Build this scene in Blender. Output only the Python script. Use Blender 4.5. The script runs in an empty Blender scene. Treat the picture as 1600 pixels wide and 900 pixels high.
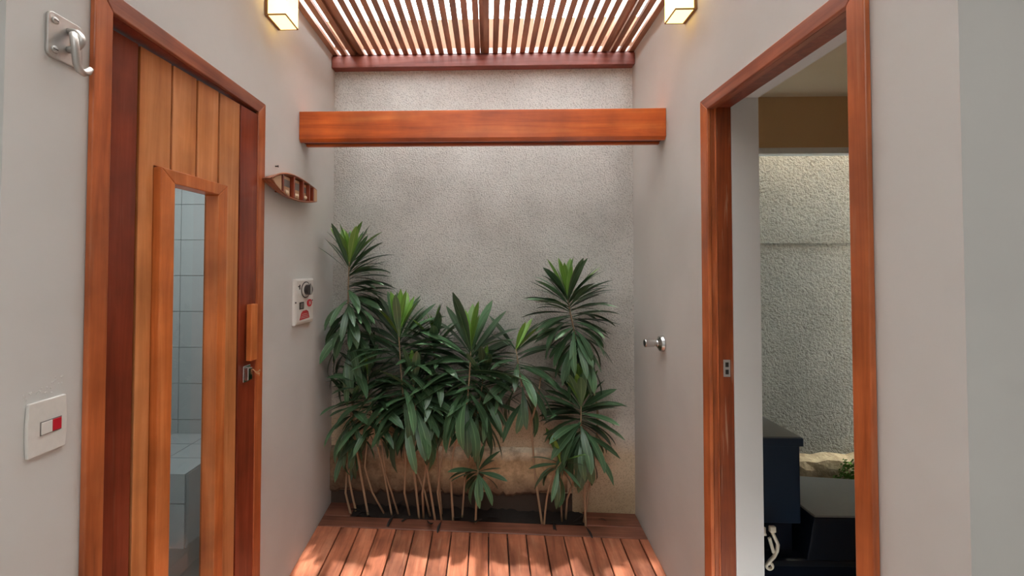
import bpy, bmesh, math, random
from mathutils import Vector, Matrix

S = bpy.context.scene
COL = S.collection
rnd = random.Random(7)

# ------------------------------------------------------------------ camera
XL, XR, D, H = -0.956, 0.872, 2.686, 1.60        # wall planes, back wall, eye height
F_PX = 690.0
YAW, PIT, ROL = 0.0312, 0.0228, 0.0014
fwd = Vector((-math.sin(YAW) * math.cos(PIT), math.cos(YAW) * math.cos(PIT), math.sin(PIT)))
rt = Vector((math.cos(YAW), math.sin(YAW), 0))
up = rt.cross(fwd)
rt, up = rt * math.cos(ROL) + up * math.sin(ROL), up * math.cos(ROL) - rt * math.sin(ROL)
cam_d = bpy.data.cameras.new('camera')
cam = bpy.data.objects.new('camera', cam_d)
COL.objects.link(cam)
cam.matrix_world = Matrix(((rt.x, up.x, -fwd.x, 0), (rt.y, up.y, -fwd.y, 0), (rt.z, up.z, -fwd.z, H), (0, 0, 0, 1)))
cam_d.sensor_width = 36
cam_d.lens = F_PX / 1600 * 36
cam_d.shift_x = (800 - 741.9) / 1600
cam_d.shift_y = (405.0 - 450) / 1600
cam_d.clip_start = 0.02
S.camera = cam

# ------------------------------------------------------------------ world, sun, exposure
w = bpy.data.worlds.new('overcast sky')
S.world = w
w.use_nodes = True
w.node_tree.nodes['Background'].inputs[0].default_value = (0.90, 0.97, 1.0, 1)
w.node_tree.nodes['Background'].inputs[1].default_value = 9.6
sun_d = bpy.data.lights.new('sun', 'SUN')
sun_d.energy = 8.0
sun_d.angle = math.radians(1.4)
sun_d.color = (1.0, 0.96, 0.90)
sun = bpy.data.objects.new('sun', sun_d)
COL.objects.link(sun)
sun.rotation_euler = Vector((0.0, -0.115, -1.0)).to_track_quat('-Z', 'Y').to_euler()
sun.location = (0, 3, 6)
S.view_settings.view_transform = 'Standard'
S.view_settings.look = 'None'
S.view_settings.gamma = 1
S.view_settings.use_curve_mapping = False
S.view_settings.exposure = 0.56


# ------------------------------------------------------------------ helpers
def lin(r, g, b):
    f = lambda c: (c / 255 / 12.92) if c / 255 <= 0.04045 else ((c / 255 + 0.055) / 1.055) ** 2.4
    return (f(r), f(g), f(b), 1)


def new_mat(name):
    m = bpy.data.materials.new(name)
    m.use_nodes = True
    nt = m.node_tree
    return m, nt, nt.nodes, nt.links, nt.nodes['Principled BSDF']


def simple(name, col, rough=0.5, metal=0.0, emit=None, es=0.0, bump=0.0, bscale=80):
    m, nt, N, L, b = new_mat(name)
    b.inputs['Base Color'].default_value = col
    b.inputs['Roughness'].default_value = rough
    b.inputs['Metallic'].default_value = metal
    if emit:
        b.inputs['Emission Color'].default_value = emit
        b.inputs['Emission Strength'].default_value = es
    tc = N.new('ShaderNodeTexCoord')
    n = N.new('ShaderNodeTexNoise')
    n.inputs['Scale'].default_value = bscale
    n.inputs['Detail'].default_value = 3
    L.new(tc.outputs['Object'], n.inputs['Vector'])
    mx = N.new('ShaderNodeMixRGB')
    mx.blend_type = 'MULTIPLY'
    mx.inputs[0].default_value = 0.12
    mx.inputs[1].default_value = col
    L.new(n.outputs['Fac'], mx.inputs[2])
    L.new(mx.outputs[0], b.inputs['Base Color'])
    if bump:
        bp = N.new('ShaderNodeBump')
        bp.inputs['Strength'].default_value = bump
        bp.inputs['Distance'].default_value = 0.002
        L.new(n.outputs['Fac'], bp.inputs['Height'])
        L.new(bp.outputs[0], b.inputs['Normal'])
    return m


def wood(name, dark, mid, light, axis='z', rough=0.38, vary=0.25, grain=1.0, wear=0.0, mott=0.3):
    """varnished timber: long grain along one axis, each piece shifted by its own random number"""
    m, nt, N, L, b = new_mat(name)
    tc = N.new('ShaderNodeTexCoord')
    oi = N.new('ShaderNodeObjectInfo')
    sc = {'x': (1.6, 28, 28), 'y': (28, 1.6, 28), 'z': (28, 28, 1.6)}[axis]
    off = N.new('ShaderNodeVectorMath'); off.operation = 'SCALE'
    cmb = N.new('ShaderNodeCombineXYZ')
    for k in range(3):
        L.new(oi.outputs['Random'], cmb.inputs[k])
    L.new(cmb.outputs[0], off.inputs[0]); off.inputs['Scale'].default_value = 37.0
    add = N.new('ShaderNodeVectorMath'); add.operation = 'ADD'
    L.new(tc.outputs['Object'], add.inputs[0]); L.new(off.outputs[0], add.inputs[1])
    mp = N.new('ShaderNodeMapping'); mp.inputs['Scale'].default_value = sc
    L.new(add.outputs[0], mp.inputs['Vector'])
    n1 = N.new('ShaderNodeTexNoise'); n1.inputs['Scale'].default_value = grain
    n1.inputs['Detail'].default_value = 6; n1.inputs['Roughness'].default_value = 0.6
    n1.inputs['Distortion'].default_value = 0.6
    L.new(mp.outputs[0], n1.inputs['Vector'])
    cr = N.new('ShaderNodeValToRGB')
    e = cr.color_ramp.elements
    e[0].position = 0.28; e[0].color = dark
    e[1].position = 0.75; e[1].color = light
    x = e.new(0.5); x.color = mid
    L.new(n1.outputs['Fac'], cr.inputs[0])
    # broad mottling
    n2 = N.new('ShaderNodeTexNoise'); n2.inputs['Scale'].default_value = 5
    n2.inputs['Detail'].default_value = 4
    L.new(add.outputs[0], n2.inputs['Vector'])
    mr = N.new('ShaderNodeMapRange')
    mr.inputs['From Min'].default_value = 0.3; mr.inputs['From Max'].default_value = 0.7
    mr.inputs['To Min'].default_value = 1 - mott; mr.inputs['To Max'].default_value = 1 + mott
    L.new(n2.outputs['Fac'], mr.inputs['Value'])
    mr2 = N.new('ShaderNodeMapRange')
    mr2.inputs['To Min'].default_value = 1 - vary; mr2.inputs['To Max'].default_value = 1 + vary
    L.new(oi.outputs['Random'], mr2.inputs['Value'])
    mu = N.new('ShaderNodeMath'); mu.operation = 'MULTIPLY'
    L.new(mr.outputs[0], mu.inputs[0]); L.new(mr2.outputs[0], mu.inputs[1])
    vm = N.new('ShaderNodeVectorMath'); vm.operation = 'SCALE'
    L.new(cr.outputs[0], vm.inputs[0]); L.new(mu.outputs[0], vm.inputs['Scale'])
    out = vm.outputs[0]
    if wear:
        n3 = N.new('ShaderNodeTexNoise'); n3.inputs['Scale'].default_value = 2.2; n3.inputs['Detail'].default_value = 8
        L.new(mp.outputs[0], n3.inputs['Vector'])
        r3 = N.new('ShaderNodeMapRange'); r3.inputs['From Min'].default_value = 0.6; r3.inputs['From Max'].default_value = 0.72
        r3.inputs['To Max'].default_value = wear
        L.new(n3.outputs['Fac'], r3.inputs['Value'])
        mx = N.new('ShaderNodeMixRGB'); L.new(r3.outputs[0], mx.inputs[0])
        L.new(out, mx.inputs[1]); mx.inputs[2].default_value = (0.55, 0.33, 0.2, 1)
        out = mx.outputs[0]
    L.new(out, b.inputs['Base Color'])
    b.inputs['Roughness'].default_value = rough
    bp = N.new('ShaderNodeBump'); bp.inputs['Strength'].default_value = 0.25; bp.inputs['Distance'].default_value = 0.001
    L.new(n1.outputs['Fac'], bp.inputs['Height']); L.new(bp.outputs[0], b.inputs['Normal'])
    return m


class MB:
    """collects shapes into one mesh"""
    def __init__(s):
        s.bm = bmesh.new()

    def box(s, x0, x1, y0, y1, z0, z1, f=None):
        v = [Vector((x, y, z)) for z in (z0, z1) for y in (y0, y1) for x in (x0, x1)]
        if f: v = [Vector(f(*p)) for p in v]
        v = [s.bm.verts.new(p) for p in v]
        for q in ((0, 2, 3, 1), (4, 5, 7, 6), (0, 1, 5, 4), (2, 6, 7, 3), (0, 4, 6, 2), (1, 3, 7, 5)):
            s.bm.faces.new([v[i] for i in q])
        return s

    def prism(s, a, b):
        """solid between two matching outlines"""
        va = [s.bm.verts.new(p) for p in a]; vb = [s.bm.verts.new(p) for p in b]
        n = len(a)
        s.bm.faces.new(va[::-1]); s.bm.faces.new(vb)
        for i in range(n):
            s.bm.faces.new((va[i], va[(i + 1) % n], vb[(i + 1) % n], vb[i]))
        return s

    def tube(s, pts, rad, seg=8, cap=True):
        pts = [Vector(p) for p in pts]
        n = len(pts)
        rs = rad if isinstance(rad, (list, tuple)) else [rad] * n
        rings = []
        ref = None
        for i, p in enumerate(pts):
            t = (pts[min(i + 1, n - 1)] - pts[max(i - 1, 0)]).normalized()
            if ref is None:
                ref = t.orthogonal().normalized()
            ref = (ref - t * ref.dot(t)).normalized()
            bi = t.cross(ref)
            rings.append([s.bm.verts.new(p + (ref * math.cos(2 * math.pi * k / seg) + bi * math.sin(2 * math.pi * k / seg)) * rs[i]) for k in range(seg)])
        for a, b in zip(rings, rings[1:]):
            for k in range(seg):
                s.bm.faces.new((a[k], a[(k + 1) % seg], b[(k + 1) % seg], b[k]))
        if cap:
            s.bm.faces.new(rings[0][::-1]); s.bm.faces.new(rings[-1])
        return s

    def lathe(s, prof, o, ax, seg=20):
        """profile [(distance along axis, radius)] turned about an axis"""
        o, ax = Vector(o), Vector(ax).normalized()
        u = ax.orthogonal().normalized(); v = ax.cross(u)
        rings = [[s.bm.verts.new(o + ax * d + (u * math.cos(2 * math.pi * k / seg) + v * math.sin(2 * math.pi * k / seg)) * max(r, 1e-4)) for k in range(seg)] for d, r in prof]
        for a, b in zip(rings, rings[1:]):
            for k in range(seg):
                s.bm.faces.new((a[k], a[(k + 1) % seg], b[(k + 1) % seg], b[k]))
        s.bm.faces.new(rings[0][::-1]); s.bm.faces.new(rings[-1])
        return s

    def mesh(s, name, mat, smooth=False):
        bmesh.ops.recalc_face_normals(s.bm, faces=s.bm.faces)
        me = bpy.data.meshes.new(name)
        s.bm.to_mesh(me); s.bm.free()
        for m in (mat if isinstance(mat, (list, tuple)) else [mat]):
            me.materials.append(m)
        if smooth:
            for p in me.polygons: p.use_smooth = True
        return me

    def build(s, name, mat, parent=None, bevel=0.0, smooth=False, label=None, seg=2):
        o = bpy.data.objects.new(name, s.mesh(name, mat, smooth))
        COL.objects.link(o)
        if parent: put(o, parent)
        if bevel:
            md = o.modifiers.new('edge', 'BEVEL'); md.width = bevel; md.segments = seg; md.limit_method = 'ANGLE'
            md.angle_limit = math.radians(40)
        if label: o['label'] = label
        return o


def wloc(p):
    q = Vector((0, 0, 0))
    while p:
        q = q + p.location; p = p.parent
    return q


def put(o, parent):
    """mesh is written in scene coordinates; keep it there under its parent"""
    o.parent = parent
    if parent.type != 'MESH':
        o.matrix_parent_inverse = Matrix.Translation(-wloc(parent))


def thing(name, label, cat, loc, group=None, kind=None):
    o = bpy.data.objects.new(name, None); COL.objects.link(o)
    o.location = loc; o.empty_display_size = 0.05
    return tag(o, label, cat, group, kind)


def tag(o, label, cat, group=None, kind=None):
    o['label'] = label; o['category'] = cat
    if group: o['group'] = group
    if kind: o['kind'] = kind
    return o


# ------------------------------------------------------------------ materials
M = {}
M['case'] = wood('orange varnished timber', lin(138, 68, 34), lin(178, 94, 50), lin(200, 116, 68), 'z', 0.36, 0.10, wear=0.15)
M['case_y'] = wood('orange varnished timber head', lin(120, 60, 38), lin(152, 82, 54), lin(174, 102, 72), 'y', 0.36, 0.10)
M['plank'] = wood('honey varnished timber', lin(182, 108, 56), lin(204, 132, 78), lin(220, 154, 104), 'z', 0.36, 0.10, mott=0.22)
M['stile'] = wood('dark red varnished timber', lin(98, 36, 18), lin(124, 50, 28), lin(146, 68, 44), 'z', 0.34, 0.08, wear=0.12)
M['lightframe'] = wood('light orange varnished timber', lin(178, 90, 40), lin(200, 112, 56), lin(216, 136, 82), 'z', 0.34, 0.08)
M['jamb'] = wood('worn red jamb timber', lin(92, 36, 14), lin(136, 62, 26), lin(160, 86, 44), 'z', 0.4, 0.08, wear=0.55)
M['beam'] = wood('orange beam timber', lin(150, 62, 14), lin(190, 86, 26), lin(208, 112, 50), 'x', 0.32, 0.05, grain=0.8)
M['beam_under'] = wood('dark beam groove timber', lin(66, 18, 10), lin(88, 28, 16), lin(104, 40, 26), 'x', 0.5, 0.05)
M['slat'] = wood('red brown slat timber', lin(116, 78, 58), lin(148, 104, 80), lin(172, 126, 98), 'y', 0.45, 0.18)
M['ledger'] = wood('red ledger timber', lin(110, 48, 38), lin(146, 78, 66), lin(168, 104, 92), 'x', 0.45, 0.05)
M['deck'] = wood('oiled deck timber', lin(132, 74, 54), lin(174, 104, 74), lin(202, 134, 102), 'y', 0.42, 0.28, wear=0.3, mott=0.45)
M['deck_x'] = wood('shade darkened deck border timber', lin(98, 58, 44), lin(126, 78, 60), lin(150, 100, 80), 'x', 0.42, 0.12, mott=0.3)  # darker copy of the deck timber, border shade put into its colour
M['groove'] = simple('dark groove timber', lin(44, 14, 8), 0.7)
M['foot'] = simple('damp render with painted shade', lin(74, 60, 50), 0.9, bump=1.0, bscale=50)
M['soil'] = simple('damp dark soil', (0.022, 0.015, 0.011, 1), 0.9, bump=1.0, bscale=60)
M['subfloor'] = simple('dark void under deck', (0.02, 0.014, 0.012, 1), 0.9)
M['ground'] = simple('pale stone ground', lin(190, 184, 176), 0.7, bscale=6)
M['dark_ground'] = simple('dark grey gravel ground', lin(96, 90, 80), 0.9, bump=1.0, bscale=60)
M['valve'] = simple('satin chrome', (0.58, 0.57, 0.55, 1), 0.22, 1.0)
M['chrome'] = simple('chrome', (0.75, 0.75, 0.74, 1), 0.14, 1.0)
M['steel'] = simple('brushed stainless steel', (0.56, 0.54, 0.51, 1), 0.45, 0.8)
M['dark_metal'] = simple('dark metal', (0.06, 0.055, 0.05, 1), 0.4, 0.8)
M['white_plastic'] = simple('white plastic', lin(226, 222, 214), 0.35)
M['red_plastic'] = simple('red plastic', lin(206, 36, 52), 0.35)
M['grey_plastic'] = simple('grey plastic', lin(120, 112, 106), 0.4)
M['black_plastic'] = simple('black plastic', lin(34, 30, 30), 0.3)
M['bronze'] = simple('bronze lamp frame', lin(140, 100, 64), 0.4, 0.5)
M['shade'] = simple('glowing cream lamp glass', lin(240, 225, 180), 0.4, emit=(1.0, 0.66, 0.22, 1), es=2.2)
M['navy'] = simple('navy black lacquer', lin(22, 34, 48), 0.28)
M['black_gloss'] = simple('black gloss', lin(13, 19, 28), 0.2)
M['grey_top'] = simple('grey vinyl and painted lid reflection', lin(112, 110, 106), 0.45)
M['cream_cord'] = simple('cream rubber cord', lin(206, 194, 172), 0.5)
M['tan_paint'] = simple('tan wall paint', lin(208, 168, 120), 0.8, bscale=3)
M['tan_ceiling'] = simple('tan ceiling paint', lin(226, 204, 170), 0.8, bscale=3)
M['white_trim'] = simple('white trim paint', lin(226, 222, 216), 0.5)
M['salmon'] = simple('terracotta parapet colour', (0.15, 0.07, 0.036, 1), 0.8, bscale=5)
M['tile'] = simple('blue grey ceramic tile', lin(164, 168, 168), 0.3, bscale=9)
M['grout'] = simple('pale grout', lin(206, 210, 208), 0.8)
M['string'] = simple('tan string', lin(190, 150, 110), 0.8)
M['moss'] = simple('green moss', lin(96, 130, 50), 0.9, bump=1.0, bscale=120)
M['trunk'] = simple('pale brown plant stem', lin(176, 148, 118), 0.8, bump=0.6, bscale=140)
M['boat_wood'] = wood('model boat timber', lin(96, 48, 26), lin(136, 74, 42), lin(170, 104, 64), 'y', 0.35, 0.05, grain=2)
M['boat_light'] = simple('pale model boat timber', lin(206, 166, 128), 0.5)
M['boat_cream'] = simple('cream bead', lin(238, 214, 184), 0.5)
M['dead'] = simple('dead black leaf', lin(32, 26, 22), 0.6)


def plaster(name, col, bump=0.15):
    m, nt, N, L, b = new_mat(name)
    tc = N.new('ShaderNodeTexCoord')
    n = N.new('ShaderNodeTexNoise'); n.inputs['Scale'].default_value = 2.2; n.inputs['Detail'].default_value = 6
    L.new(tc.outputs['Object'], n.inputs['Vector'])
    cr = N.new('ShaderNodeValToRGB')
    c = Vector(col[:3])
    cr.color_ramp.elements[0].position = 0.3; cr.color_ramp.elements[0].color = (*(c * 0.93), 1)
    cr.color_ramp.elements[1].position = 0.7; cr.color_ramp.elements[1].color = (*(c * 1.04), 1)
    L.new(n.outputs['Fac'], cr.inputs[0]); L.new(cr.outputs[0], b.inputs['Base Color'])
    b.inputs['Roughness'].default_value = 0.75
    n2 = N.new('ShaderNodeTexNoise'); n2.inputs['Scale'].default_value = 9; n2.inputs['Detail'].default_value = 5
    L.new(tc.outputs['Object'], n2.inputs['Vector'])
    bp = N.new('ShaderNodeBump'); bp.inputs['Strength'].default_value = bump; bp.inputs['Distance'].default_value = 0.006
    L.new(n2.outputs['Fac'], bp.inputs['Height']); L.new(bp.outputs[0], b.inputs['Normal'])
    return m


M['plaster'] = plaster('smooth greige plaster', lin(207, 205, 200))


def stucco(name, plain=None, dist=0.016, size=125):
    """rough cast render, grey above, tan and stained towards the ground"""
    m, nt, N, L, b = new_mat(name)
    tc = N.new('ShaderNodeTexCoord')
    sep = N.new('ShaderNodeSeparateXYZ'); L.new(tc.outputs['Object'], sep.inputs[0])
    big = N.new('ShaderNodeTexNoise'); big.inputs['Scale'].default_value = 3.0; big.inputs['Detail'].default_value = 7
    L.new(tc.outputs['Object'], big.inputs['Vector'])
    grain = N.new('ShaderNodeTexNoise'); grain.inputs['Scale'].default_value = size; grain.inputs['Detail'].default_value = 3; grain.inputs['Roughness'].default_value = 0.7
    L.new(tc.outputs['Object'], grain.inputs['Vector'])
    # height with a ragged line
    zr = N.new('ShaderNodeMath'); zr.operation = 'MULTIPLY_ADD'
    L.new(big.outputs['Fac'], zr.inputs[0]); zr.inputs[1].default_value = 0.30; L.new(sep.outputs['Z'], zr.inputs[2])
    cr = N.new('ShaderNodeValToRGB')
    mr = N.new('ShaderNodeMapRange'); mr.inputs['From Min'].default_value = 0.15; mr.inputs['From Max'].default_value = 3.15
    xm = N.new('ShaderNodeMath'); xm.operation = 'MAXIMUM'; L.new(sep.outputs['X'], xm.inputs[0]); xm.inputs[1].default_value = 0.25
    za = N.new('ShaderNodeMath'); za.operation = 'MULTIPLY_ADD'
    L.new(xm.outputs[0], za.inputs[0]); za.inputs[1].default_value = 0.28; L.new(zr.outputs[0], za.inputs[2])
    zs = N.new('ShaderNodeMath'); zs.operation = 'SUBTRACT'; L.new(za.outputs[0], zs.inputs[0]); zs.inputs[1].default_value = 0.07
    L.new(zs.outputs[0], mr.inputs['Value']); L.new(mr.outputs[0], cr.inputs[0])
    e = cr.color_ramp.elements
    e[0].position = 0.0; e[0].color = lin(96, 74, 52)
    e[1].position = 1.0; e[1].color = lin(238, 237, 233)  # whiter top puts sky light from the slats into the colour
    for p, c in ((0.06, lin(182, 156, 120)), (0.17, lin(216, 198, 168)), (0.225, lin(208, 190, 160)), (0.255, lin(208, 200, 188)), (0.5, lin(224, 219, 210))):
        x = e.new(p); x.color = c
    if plain:
        for x in cr.color_ramp.elements: x.color = plain
    # blotchy stain over everything
    mx = N.new('ShaderNodeMixRGB'); mx.blend_type = 'MULTIPLY'; mx.inputs[0].default_value = 0.55
    r2 = N.new('ShaderNodeValToRGB')
    r2.color_ramp.elements[0].position = 0.33; r2.color_ramp.elements[0].color = (0.70, 0.70, 0.69, 1)
    r2.color_ramp.elements[1].position = 0.58; r2.color_ramp.elements[1].color = (1, 1, 1, 1)
    L.new(big.outputs['Fac'], r2.inputs[0]); L.new(cr.outputs[0], mx.inputs[1]); L.new(r2.outputs[0], mx.inputs[2])
    # dark specks in the hollows of the cast
    mx2 = N.new('ShaderNodeMixRGB'); mx2.blend_type = 'MULTIPLY'; mx2.inputs[0].default_value = 0.6
    r3 = N.new('ShaderNodeValToRGB')
    r3.color_ramp.elements[0].position = 0.34; r3.color_ramp.elements[0].color = (0.45, 0.44, 0.42, 1)
    r3.color_ramp.elements[1].position = 0.5; r3.color_ramp.elements[1].color = (1, 1, 1, 1)
    L.new(grain.outputs['Fac'], r3.inputs[0]); L.new(mx.outputs[0], mx2.inputs[1]); L.new(r3.outputs[0], mx2.inputs[2])
    L.new(mx2.outputs[0], b.inputs['Base Color'])
    b.inputs['Roughness'].default_value = 0.9
    # the lower patch is trowelled smooth
    st = N.new('ShaderNodeMapRange'); st.inputs['From Min'].default_value = 0.78; st.inputs['From Max'].default_value = 0.95
    st.inputs['To Min'].default_value = 0.25; st.inputs['To Max'].default_value = 1.0
    L.new(zr.outputs[0], st.inputs['Value'])
    bp = N.new('ShaderNodeBump'); bp.inputs['Distance'].default_value = dist
    if plain: bp.inputs['Strength'].default_value = 1.0
    else: L.new(st.outputs[0], bp.inputs['Strength'])
    L.new(grain.outputs['Fac'], bp.inputs['Height']); L.new(bp.outputs[0], b.inputs['Normal'])
    return m


M['stucco'] = stucco('rough cast stucco')
M['stucco_olive'] = stucco('coarse olive stucco', lin(204, 198, 182), 0.045, 62)


def glass():
    m, nt, N, L, b = new_mat('clear glass')
    N.remove(b)
    out = N['Material Output']
    t = N.new('ShaderNodeBsdfTransparent'); t.inputs[0].default_value = (0.93, 0.96, 0.96, 1)
    g = N.new('ShaderNodeBsdfGlossy'); g.inputs['Roughness'].default_value = 0.02
    fr = N.new('ShaderNodeFresnel'); fr.inputs[0].default_value = 1.5
    mx = N.new('ShaderNodeMixShader')
    ge = N.new('ShaderNodeNewGeometry')               # only the outer face mirrors
    inv = N.new('ShaderNodeMath'); inv.operation = 'SUBTRACT'; inv.inputs[0].default_value = 1.0
    L.new(ge.outputs['Backfacing'], inv.inputs[1])
    mu = N.new('ShaderNodeMath'); mu.operation = 'MULTIPLY'
    L.new(fr.outputs[0], mu.inputs[0]); L.new(inv.outputs[0], mu.inputs[1])
    L.new(mu.outputs[0], mx.inputs[0]); L.new(t.outputs[0], mx.inputs[1]); L.new(g.outputs[0], mx.inputs[2])
    L.new(mx.outputs[0], out.inputs[0])
    return m


M['glass'] = glass()


def leaf_mat(name, base, edge, rib):
    m, nt, N, L, b = new_mat(name)
    uv = N.new('ShaderNodeUVMap')
    sep = N.new('ShaderNodeSeparateXYZ'); L.new(uv.outputs[0], sep.inputs[0])
    oi = N.new('ShaderNodeObjectInfo')
    # distance from the midrib
    s1 = N.new('ShaderNodeMath'); s1.operation = 'SUBTRACT'; L.new(sep.outputs['Y'], s1.inputs[0]); s1.inputs[1].default_value = 0.5
    a1 = N.new('ShaderNodeMath'); a1.operation = 'ABSOLUTE'; L.new(s1.outputs[0], a1.inputs[0])
    cr = N.new('ShaderNodeValToRGB'); e = cr.color_ramp.elements
    e[0].position = 0.0; e[0].color = rib
    e[1].position = 0.5; e[1].color = edge
    x = e.new(0.06); x.color = base
    x = e.new(0.42); x.color = base
    L.new(a1.outputs[0], cr.inputs[0])
    mr = N.new('ShaderNodeMapRange'); mr.inputs['To Min'].default_value = 0.6; mr.inputs['To Max'].default_value = 1.35
    L.new(oi.outputs['Random'], mr.inputs['Value'])
    vm = N.new('ShaderNodeVectorMath'); vm.operation = 'SCALE'
    L.new(cr.outputs[0], vm.inputs[0]); L.new(mr.outputs[0], vm.inputs['Scale'])
    L.new(vm.outputs[0], b.inputs['Base Color'])
    b.inputs['Roughness'].default_value = 0.42
    b.inputs['Specular IOR Level'].default_value = 0.6
    return m


M['leaf_old'] = leaf_mat('deep green leaf', lin(64, 94, 62), lin(100, 128, 94), lin(112, 142, 100))
M['leaf_young'] = leaf_mat('fresh green leaf', lin(104, 146, 56), lin(142, 174, 90), lin(146, 176, 88))

# ------------------------------------------------------------------ the shell
T = 0.185                                        # thickness of the right wall
wl = MB()
wl.box(XL - 0.11, XL, 0.834, 1.046, -0.1, 3.05).box(XL - 0.11, XL, 1.790, D, -0.1, 3.05).box(XL - 0.11, XL, 1.046, 1.790, 2.263, 3.05)
wl = wl.build('wall_left', M['plaster'])
tag(wl, 'smooth greige plaster wall around the slatted wooden door', 'wall', kind='structure')
wr = MB()
wr.box(XR, XR + T, 0.838, 1.050, -0.1, 3.05).box(XR, XR + T, 1.772, D, -0.1, 3.05).box(0.9522, XR + T, 1.752, 1.772, -0.1, 2.275).box(XR, XR + T, 1.050, 1.772, 2.275, 3.05)
wr = wr.build('wall_right', M['plaster'])
tag(wr, 'smooth greige plaster wall around the open doorway', 'wall', kind='structure')
wfr = MB().box(XR + T, 3.2, 0.838, 0.95, -0.1, 3.05).box(XR, XR + T, 0.8375, 0.8379, -0.1, 3.05).build('wall_front_right', M['plaster'])
tag(wfr, 'plaster wall end turning the corner at the right edge', 'wall', kind='structure')
wfl = MB().box(-3.2, XL - 0.11, 0.834, 0.93, -0.1, 3.05).build('wall_front_left', M['white_trim'])
tag(wfl, 'white wall end turning the corner at the left edge', 'wall', kind='structure')
wb = MB().box(-2.75, XR + T - 0.14, D, D + 0.14, -0.1, 2.96).build('wall_back', M['stucco'])
tag(wb, 'rough cast stucco wall behind the green plants', 'wall', kind='structure')
par = MB().box(-2.75, XR + T - 0.14, D + 0.004, D + 0.14, 2.96, 3.144).build('trim_1', M['salmon'])  # band above the stucco in one flat terracotta colour
tag(par, 'terracotta coloured parapet band seen through the roof slats', 'parapet', kind='structure')

# floor: dark void with deck planks laid on it, falling away from the back wall
zdeck = lambda x, y: H - 1.432 - 0.02 * x + 0.10 * (y - D)
fl = bpy.data.objects.new('floor', None); COL.objects.link(fl)
tag(fl, 'reddish timber deck between the two plaster walls', 'floor', kind='structure')
sub = MB().box(XL, XR, 0.86, D, -0.09, -0.03, lambda x, y, z: (x, y, z + zdeck(x, y) + 0.0))
sub.build('sub_floor', M['subfloor'], fl)


def plank(x0, x1, y0, y1, mat, th=0.026, dz=0.0):
    f = lambda x, y, z: (x, y, z + zdeck(x, y) + dz)
    MB().box(x0, x1, y0, y1, -th, 0, f).build('plank', mat, fl, bevel=0.0025, seg=1)


PX, PY = 0.1025, 2.474
MB().box(XL + 0.001, -0.822, 0.9, PY - 0.001, -0.026, 0, lambda x, y, z: (x, y, z + zdeck(x, y))).build('plank', M['deck'], fl, bevel=0.0025, seg=1)
for i in range(16):
    x0 = -0.819 + PX * i
    plank(x0 + 0.003, x0 + PX - 0.003, 0.9, PY - 0.003, M['deck'], dz=rnd.uniform(-0.0012, 0.0012))
plank(0.8242, XR - 0.001, 0.9, PY - 0.003, M['deck'])
# wide border boards along the planting slot
plank(XL + 0.001, XR - 0.001, PY, 2.562, M['deck_x'])
plank(XL + 0.001, -0.80, 2.565, D - 0.002, M['deck_x'])
plank(0.56, XR - 0.001, 2.565, D - 0.002, M['deck_x'])
so = MB()
NX = 60
pts_t, pts_b = [], []
for j, y in enumerate((2.565, 2.60, 2.64, D - 0.002)):
    row = []
    for i in range(NX + 1):
        x = -0.799 + (0.559 + 0.799) * i / NX
        row.append(so.bm.verts.new((x, y, zdeck(x, y) - 0.006 + (rnd.uniform(-0.008, 0.012) if 0 < i < NX else -0.006))))
    pts_t.append(row)
for a, b in zip(pts_t, pts_t[1:]):
    for i in range(NX):
        so.bm.faces.new((a[i], a[i + 1], b[i + 1], b[i]))
so = so.build('planting_soil', M['soil'], smooth=True)
tag(so, 'strip of dark damp soil along the foot of the stucco wall', 'soil', kind='stuff')

gr = MB().box(-6, 6, -7, 0.86, -0.25, -0.04).build('floor_outside', M['ground'])
tag(gr, 'pale stone ground in front of the passage', 'ground', kind='structure')

rp = MB().box(-3.2, 3.2, -2.6, 0.75, 3.06, 3.16).build('ceiling_light_screen', M['white_trim'])  # added roof out of view, cuts sky light on the front
tag(rp, 'unseen white roof added over the camera to hold back sky light', 'ceiling', kind='structure')

pw = MB().box(-3.2, 3.2, -2.75, -2.6, -0.05, 3.06).box(-3.35, -3.2, -2.75, 0.93, -0.05, 3.06).box(3.2, 3.35, -2.75, 0.93, -0.05, 3.06).build('wall_light_screen', M['plaster'])  # added screen walls out of view, shut out light from behind
tag(pw, 'unseen plaster screen added behind the camera to shut out horizon light', 'wall', kind='structure')
# stucco garden wall outside the side room, set back behind an open strip
YC = 2.86
wc = MB().box(XR + T, 3.3, YC, YC + 0.14, -0.1, 3.0).build('wall_courtyard', M['stucco_olive'])
tag(wc, 'rough stucco garden wall outside the side room window', 'wall', kind='structure')
cg = MB().box(XR + T, 3.3, 2.56, YC, -0.12, -0.02).build('floor_courtyard', M['dark_ground'])
tag(cg, 'dark ground strip outside the side room window', 'ground', kind='structure')
wcl = MB().box(XR + T - 0.14, XR + T, D, YC, -0.1, 3.0).build('wall_courtyard_left', M['stucco'])
tag(wcl, 'stucco end wall of the strip outside the side room window', 'wall', kind='structure')

pl = bpy.data.lights.new('front_fill_light', 'AREA'); pl.energy = 25; pl.size = 1.2; pl.color = (0.96, 0.98, 1.0)  # added unseen fill for the front of the passage
po = bpy.data.objects.new('front_fill_light', pl); COL.objects.link(po); po.location = (0, -1.2, 3.04)
po['label'] = 'unseen square fill light added behind the camera'; po['category'] = 'lamp'

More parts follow.
